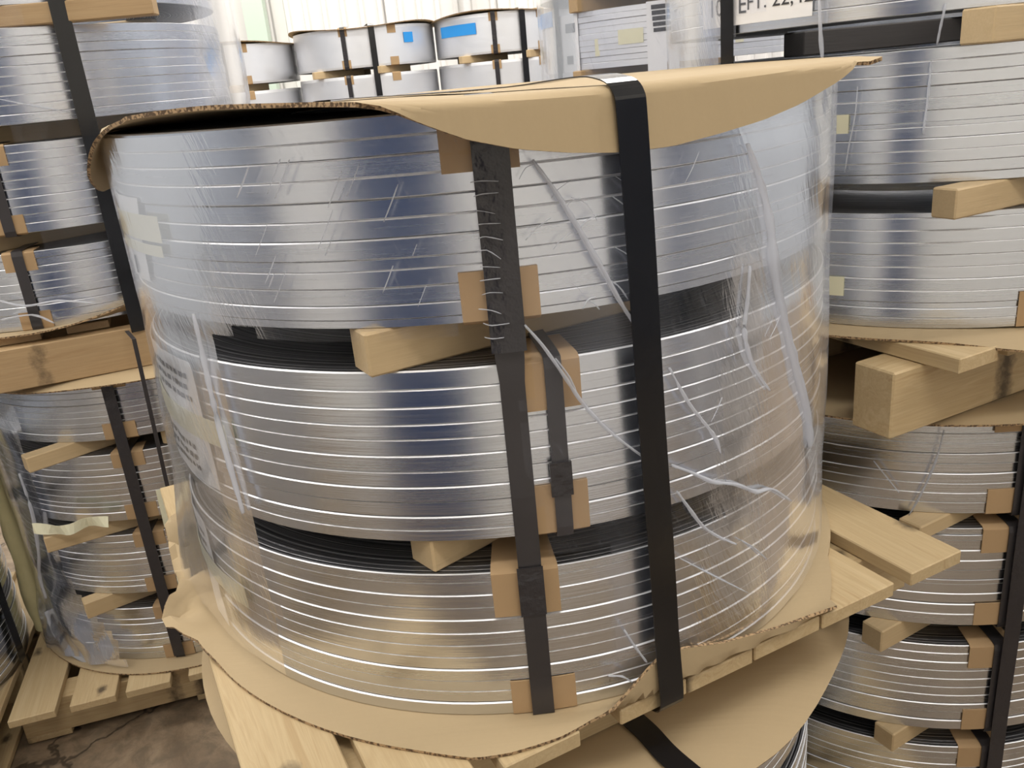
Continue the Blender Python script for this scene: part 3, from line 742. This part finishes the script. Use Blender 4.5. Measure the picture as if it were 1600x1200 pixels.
# spacers of the upper right stack, plus an added dark filler in one gap
spacer('large pine block on top of the wide middle bundle, upper right stack', (.745, 1.305), R_(24), .40, .055, -.0208, h=.050)
spacer('pine block poking out above the lower shining bundle, upper right stack', (.716, 1.303), R_(24), .42, .044, -.2728, h=.047)
spacer('added dark filler at the back of the upper right stack, shading the upper gap', (.72, 1.98), R_(12), .62, .08, -.0208, h=.050, mat='gap_shade')  # added to block the bright wall; near-black for the gap's shade
spacer('pine spacer at the back of the upper right stack, lower gap', (.8, 2.0), R_(20), .4, .05, -.2728, h=.047)
# its big printed label
e3 = BR3[0]
t0, za = on_cyl(1101, 3, CR, .5); t1, zb = on_cyl(1270, 22, CR, .5)
pl3 = patch('paper_label', e3, CR, .5, R_(-163.8), R_(-135.8), H+.0445, H+.150, 'paper', .0008, .003, 0, n=14, label='large white printed label')
def bent_text(body, th, z, size, c, R, parent, mat='ink'):
    cu = bpy.data.curves.new('txt', 'FONT'); cu.body = body; cu.size = size; cu.extrude = .0001; cu.resolution_u = 2
    ob = bpy.data.objects.new('txt', cu); COL.objects.link(ob)
    bpy.context.view_layer.update()
    me = bpy.data.meshes.new_from_object(ob.evaluated_get(bpy.context.evaluated_depsgraph_get())); bpy.data.objects.remove(ob)
    for v in me.vertices:
        t = th+v.co.x/R; p = rt(c, t, R+v.co.z, z+v.co.y)-parent.location; v.co = p
    me.materials.clear(); me.materials.append(MATS[mat]); return link('printed_text', me, pl3)
bent_text('10', R_(-161.5), H+.0625, .042, CR, .5042, e3)
bent_text('E', R_(-152.5), H+.0625, .042, CR, .5042, e3)
bent_text('FT. 22,422', R_(-150.2), H+.0665, .034, CR, .5042, e3)
vstrap('black strap across the printed label of the upper right stack', CR, .509, R_(-155.0), -.62, .30, .032)
# tape tabs and a pad on its left flank
def tab(e, x, y, w, h, mat, nm, c=CR, R=.5):
    t, z = on_cyl(x, y, c, R); patch(nm, e, c, R, t, t+w, z-h, z, mat, .0008, .003, n=4)
tab(BR3[1], 1303, 180, .05, .030, 'masking_tape', 'masking_tape')
tab(BR3[2], 1286, 430, .075, .034, 'masking_tape', 'masking_tape')
tab(BR3[2], 1592, 455, .2, .06, 'pad_card', 'edge_pad')
fr_e = empty('stretch_film', (CR[0], CR[1], H-.47), label='thin clear stretch film over the upper right stack', cat='plastic film')
def urf(i, j):
    th = R_(-190+110*i/44); z = .235-.70*j/20; r = .5085+.003*noise.noise((th*6, z*6, 8))
    return Vector((r*math.cos(th), r*math.sin(th), z+.47))
grid_sheet('film_layer', urf, 44, 20, 'stretch_film', 0, fr_e, keep=lambda i, j: i < 16+4*math.sin(j*.7), haze=lambda v: .08)
rope([(1340, 135), (1336, 180), (1326, 230), (1320, 270)], .0022, 4, CR, .514, fr_e)
rope([(1455, 95), (1450, 150), (1442, 210)], .004, 4, CR, .514, fr_e)
rope([(1478, 5), (1470, 40), (1464, 70)], .004, 4, CR, .514, fr_e)
rope([(1280, 0), (1282, 50), (1285, 92)], .006, 4, CR, .514, fr_e)
# ------------------------------------------------------------------ right: lower stack
LRz = [(-.632, -.824), (-.855, -1.065), (-1.114, -1.315), (-1.36, -1.520)]
BRl = stack(CR, .5, LRz, [[7, 10, 10, 10, 10, 10, 10, 10, 10, 12], [6, 5, 10, 10, 10, 10, 4, 10, 10, 10, 12], F10, F10], 'lower right stack in shadow', ('topmost', 'second', 'third', 'lowest'))
droop_lid(CR, -.6265, .535, .4, 'brown cardboard lid on the lower right stack', 5.5, .003)
for k, (zt, zb) in enumerate(LRz):
    th = -91.8; band_on(BRl[k], CR, .5, R_(th), H+zb, H+zt, .026, 'grey_band', lift=.006); pads(BRl[k], CR, .5, th-1.5, zt, zb, 10, .03 if k == 0 else .05, .05)
vstrap('dark strap at the right edge, down the lower right stack', CR, .513, R_(-90.5), -1.5, -.63, .030, 'band_tape', 'long_band', top=False)
for k, (px, py) in enumerate(((1437, 848), (1376, 1021), (1394, 1176))):
    z = LRz[k+1][0]; h = LRz[k][1]-z; a = on_z(px, py, z); an = R_(27); nrm = Vector((-math.sin(an), math.cos(an), 0)); q = a+nrm*.023
    spacer('pine spacer corner poking out of the lower right stack, %s gap' % ('top', 'middle', 'bottom')[k], (q.x, q.y), an, .5, .046, z, h=h)
    spacer('pine spacer at the back of the lower right stack, %s gap' % ('top', 'middle', 'bottom')[k], (.8, 2.02), R_(20), .4, .046, z, h=h)
pallet('floor pallet under the lower right stack', CR, AR, 1.0, 1.0, -1.5205, 7, .105, .022, .0995)
rope([(1475, 672), (1462, 720), (1440, 770), (1420, 805)], .0035, 4, CR, .514, fr_e)
rope([(1365, 720), (1385, 745), (1405, 770)], .0025, 4, CR, .514, fr_e)

# ------------------------------------------------------------------ stack behind the lid, with labels
CM = (.775, 3.2)
LM = [(.385, .215), (.162, -.010), (-.06, -.235), (-.285, -.47)]
BM = stack(CM, .5, LM, F10, 'stack behind the lid, right of centre', ('cropped topmost', 'label-bearing', 'third', 'lowest'), mat='far_steel')
for k in range(3):
    z = LM[k+1][0]; h = LM[k][1]-z
    for a, b in ((R_(20), (.35, 2.90)), (R_(25), (.55, 3.35))): spacer('%s spacer board, %s gap of the labelled stack behind the lid' % ('front' if b[1] < 3 else 'rear', ('top', 'middle', 'bottom')[k]), b, a, .55, .06, z, 'spacers of the labelled stack behind', h=h, mat='dark_pine')
def mpatch(x0, y0, x1, y1, mat, nm, lift, par=None):
    t0, z0 = on_cyl(x0, y0, CM, .5); t1, z1 = on_cyl(x1, y1, CM, .5)
    return patch(nm, BM[1], CM, .5, t0, t1, z1, z0, mat, .0008, lift, n=6, par=par)
ml = mpatch(852, 32, 908, 112, 'paper', 'paper_label', .003); mpatch(848, 74, 932, 88, 'masking_tape', 'masking_tape', .005, ml); mpatch(966, 47, 1006, 66, 'masking_tape', 'masking_tape', .003)
mpatch(846, 24, 866, 42, 'blue_tape', 'blue_tape', .005)
mpatch(888, 88, 898, 100, 'ink', 'print_mark', .0045, ml); mpatch(885, 38, 900, 50, 'ink', 'print_mark', .0045, ml)
ml = mpatch(1010, 3, 1062, 108, 'paper', 'paper_label', .006)
for q in range(5): mpatch(1018+q*1, 8+q*9, 1052, 11+q*9, 'ink', 'print_mark', .0075, ml)
vstrap('thin black strap on the labelled stack behind the lid', CM, .508, on_cyl(872, 60, CM, .508)[0], -.47, .40, .030)
fm_ = empty('stretch_film', (CM[0], CM[1], H-.47), label='stretch film glazing the labelled stack behind the lid', cat='plastic film')
def mmf(i, j):
    th = R_(-200+130*i/40); z = .385-.855*j/20; r = .513+.004*noise.noise((th*5, z*5, 4)); return Vector((r*math.cos(th), r*math.sin(th), z+.47))
grid_sheet('film_layer', mmf, 40, 20, 'stretch_film', 0, fm_, haze=lambda v: .10)
disc_sheet('cardboard_sheet', CM, lambda th: .54, lambda th, r: -.4725, 'cardboard sheet under the labelled stack behind the lid', 'cardboard', 64, 6)
pallet('pallet under the labelled stack behind the lid', CM, ANG, 1.0, 1.0, -.476, 7, .10, .022, .09, .085, 0, 0, 3, False, 'dark_pine')
disc_sheet('cardboard_cover', CM, lambda th: .54, lambda th, r: -.5905, 'cardboard lid low down behind the foreground stack', 'cardboard', 64, 6)
for k, (zt, zb) in enumerate(((-.594, -.90), (-.90, -1.21), (-1.21, -1.53))): bundle('%s wide coil low down behind the foreground stack' % ('upper', 'middle', 'lower')[k], CM, zt, zb, .5, [1], mat='far_steel')
pallet('floor pallet behind the foreground stack', CM, ANG, 1.0, 1.0, -1.53, 7, .105, .022, .09)

# ------------------------------------------------------------------ far row of wide coils along the back wall
FAR = [((-1.455, 5.6), .295, 'leftmost', False), ((-.605, 5.6), .325, 'middle', True), ((.245, 5.6), .335, 'rightmost', True)]
for c, zt, nm, full in FAR:
    d = {'leftmost': 'leftmost stack of the far row', 'middle': 'middle stack of the far row', 'rightmost': 'blue-taped stack of the far row'}[nm]
    Ls = [(zt, zt-.215), (zt-.255, zt-.47), (zt-.51, zt-.70)]
    B = []
    for k, (a, b) in enumerate(Ls): B.append(bundle('%s wide pale coil in the %s' % (('top', 'second', 'third')[k], d), c, a, b, .42, [1], .2, 'far_steel'))
    for k in range(2):
        z = Ls[k+1][0]
        for p, an in (((c[0]-.28, c[1]-.36), R_(25)), ((c[0]+.10, c[1]-.425), R_(60)), ((c[0]-.3, c[1]+.1), R_(0))):
            spacer('small %s pine spacer in the %s, %s gap' % ('rear' if p[0] < c[0]-.29 else 'front' if p[0] < c[0] else 'right', d, ('upper', 'lower')[k]), p, an, .30, .045, z, 'spacers of the %s, %s gap' % (d, ('upper', 'lower')[k]), h=.04)
        for th in (-100, -62): pads(B[k], c, .42, th, *Ls[k], w=7)
        band_on(B[k], c, .42, R_(-100), H+Ls[k][1], H+Ls[k][0], .026, 'band_tape', lift=.006)
    vstrap('black strap over the lid of the %s' % d, c, .435, R_(-78), zt-.70, zt+.012, .034)
    disc_sheet('cardboard_cover', c, lambda th: .445, lambda th, r: zt+.004+.012*math.sin(3*th+c[0]*5)*(r/.44)**3, 'cardboard lid on the %s' % d, 'cardboard', 64, 8)
    if nm == 'rightmost': patch('blue_tape', B[0], c, .42, *[on_cyl(x, y, c, .42)[0] for x, y in ((690, 50), (744, 48))], H+zt-.105, H+zt-.045, 'blue_tape', .001, .004, 0, label='bright blue tape')
    if nm == 'middle': patch('blue_tape', B[0], c, .42, R_(-52), R_(-43), H+zt-.10, H+zt-.045, 'blue_tape', .001, .004)
    pallet('pallet in the %s' % d, c, 0, .84, .84, zt-.70, 6, .10, .022, .09, .085, 0, 0, 3, False)
    z = zt-.812; n = 3; hh = (H+z-.13)/n
    for k in range(n): bundle('%s hidden coil at the foot of the %s' % (('upper', 'middle', 'lower')[k], d), c, z-hh*k, z-hh*(k+1)+.0005, .42, [1], .2, 'far_steel')
    pallet('floor pallet of the %s' % d, c, 0, .84, .84, -1.53, 6, .10, .022, .09)

# ------------------------------------------------------------------ two unseen stacks added out of frame to tone the reflections in the steel
for c, nm in (((2.05, .45), 'right'), ((-2.35, .45), 'left')):
    for k in range(4):
        zb = -1.53+.26*k; bundle('%s coil of the added out-of-frame stack at the %s' % (('lowest', 'second', 'third', 'top')[k], nm), c, zb+.215, zb, .5, [1], mat='far_steel')
        if k < 3:
            for q, (dx, an) in enumerate(((-.3, R_(20)), (-.25, R_(-25)))): spacer('%s pine spacer above the %s coil of the added out-of-frame stack at the %s' % (('first', 'other')[q], ('lowest', 'second', 'third')[k], nm), (c[0]+dx, c[1]-.2+.4*q), an, .5, .045, zb+.215, h=.0449)
    pallet('floor pallet of the added out-of-frame stack at the %s' % nm, c, 0, .98, .98, -1.53, 7, .105, .022, .09)
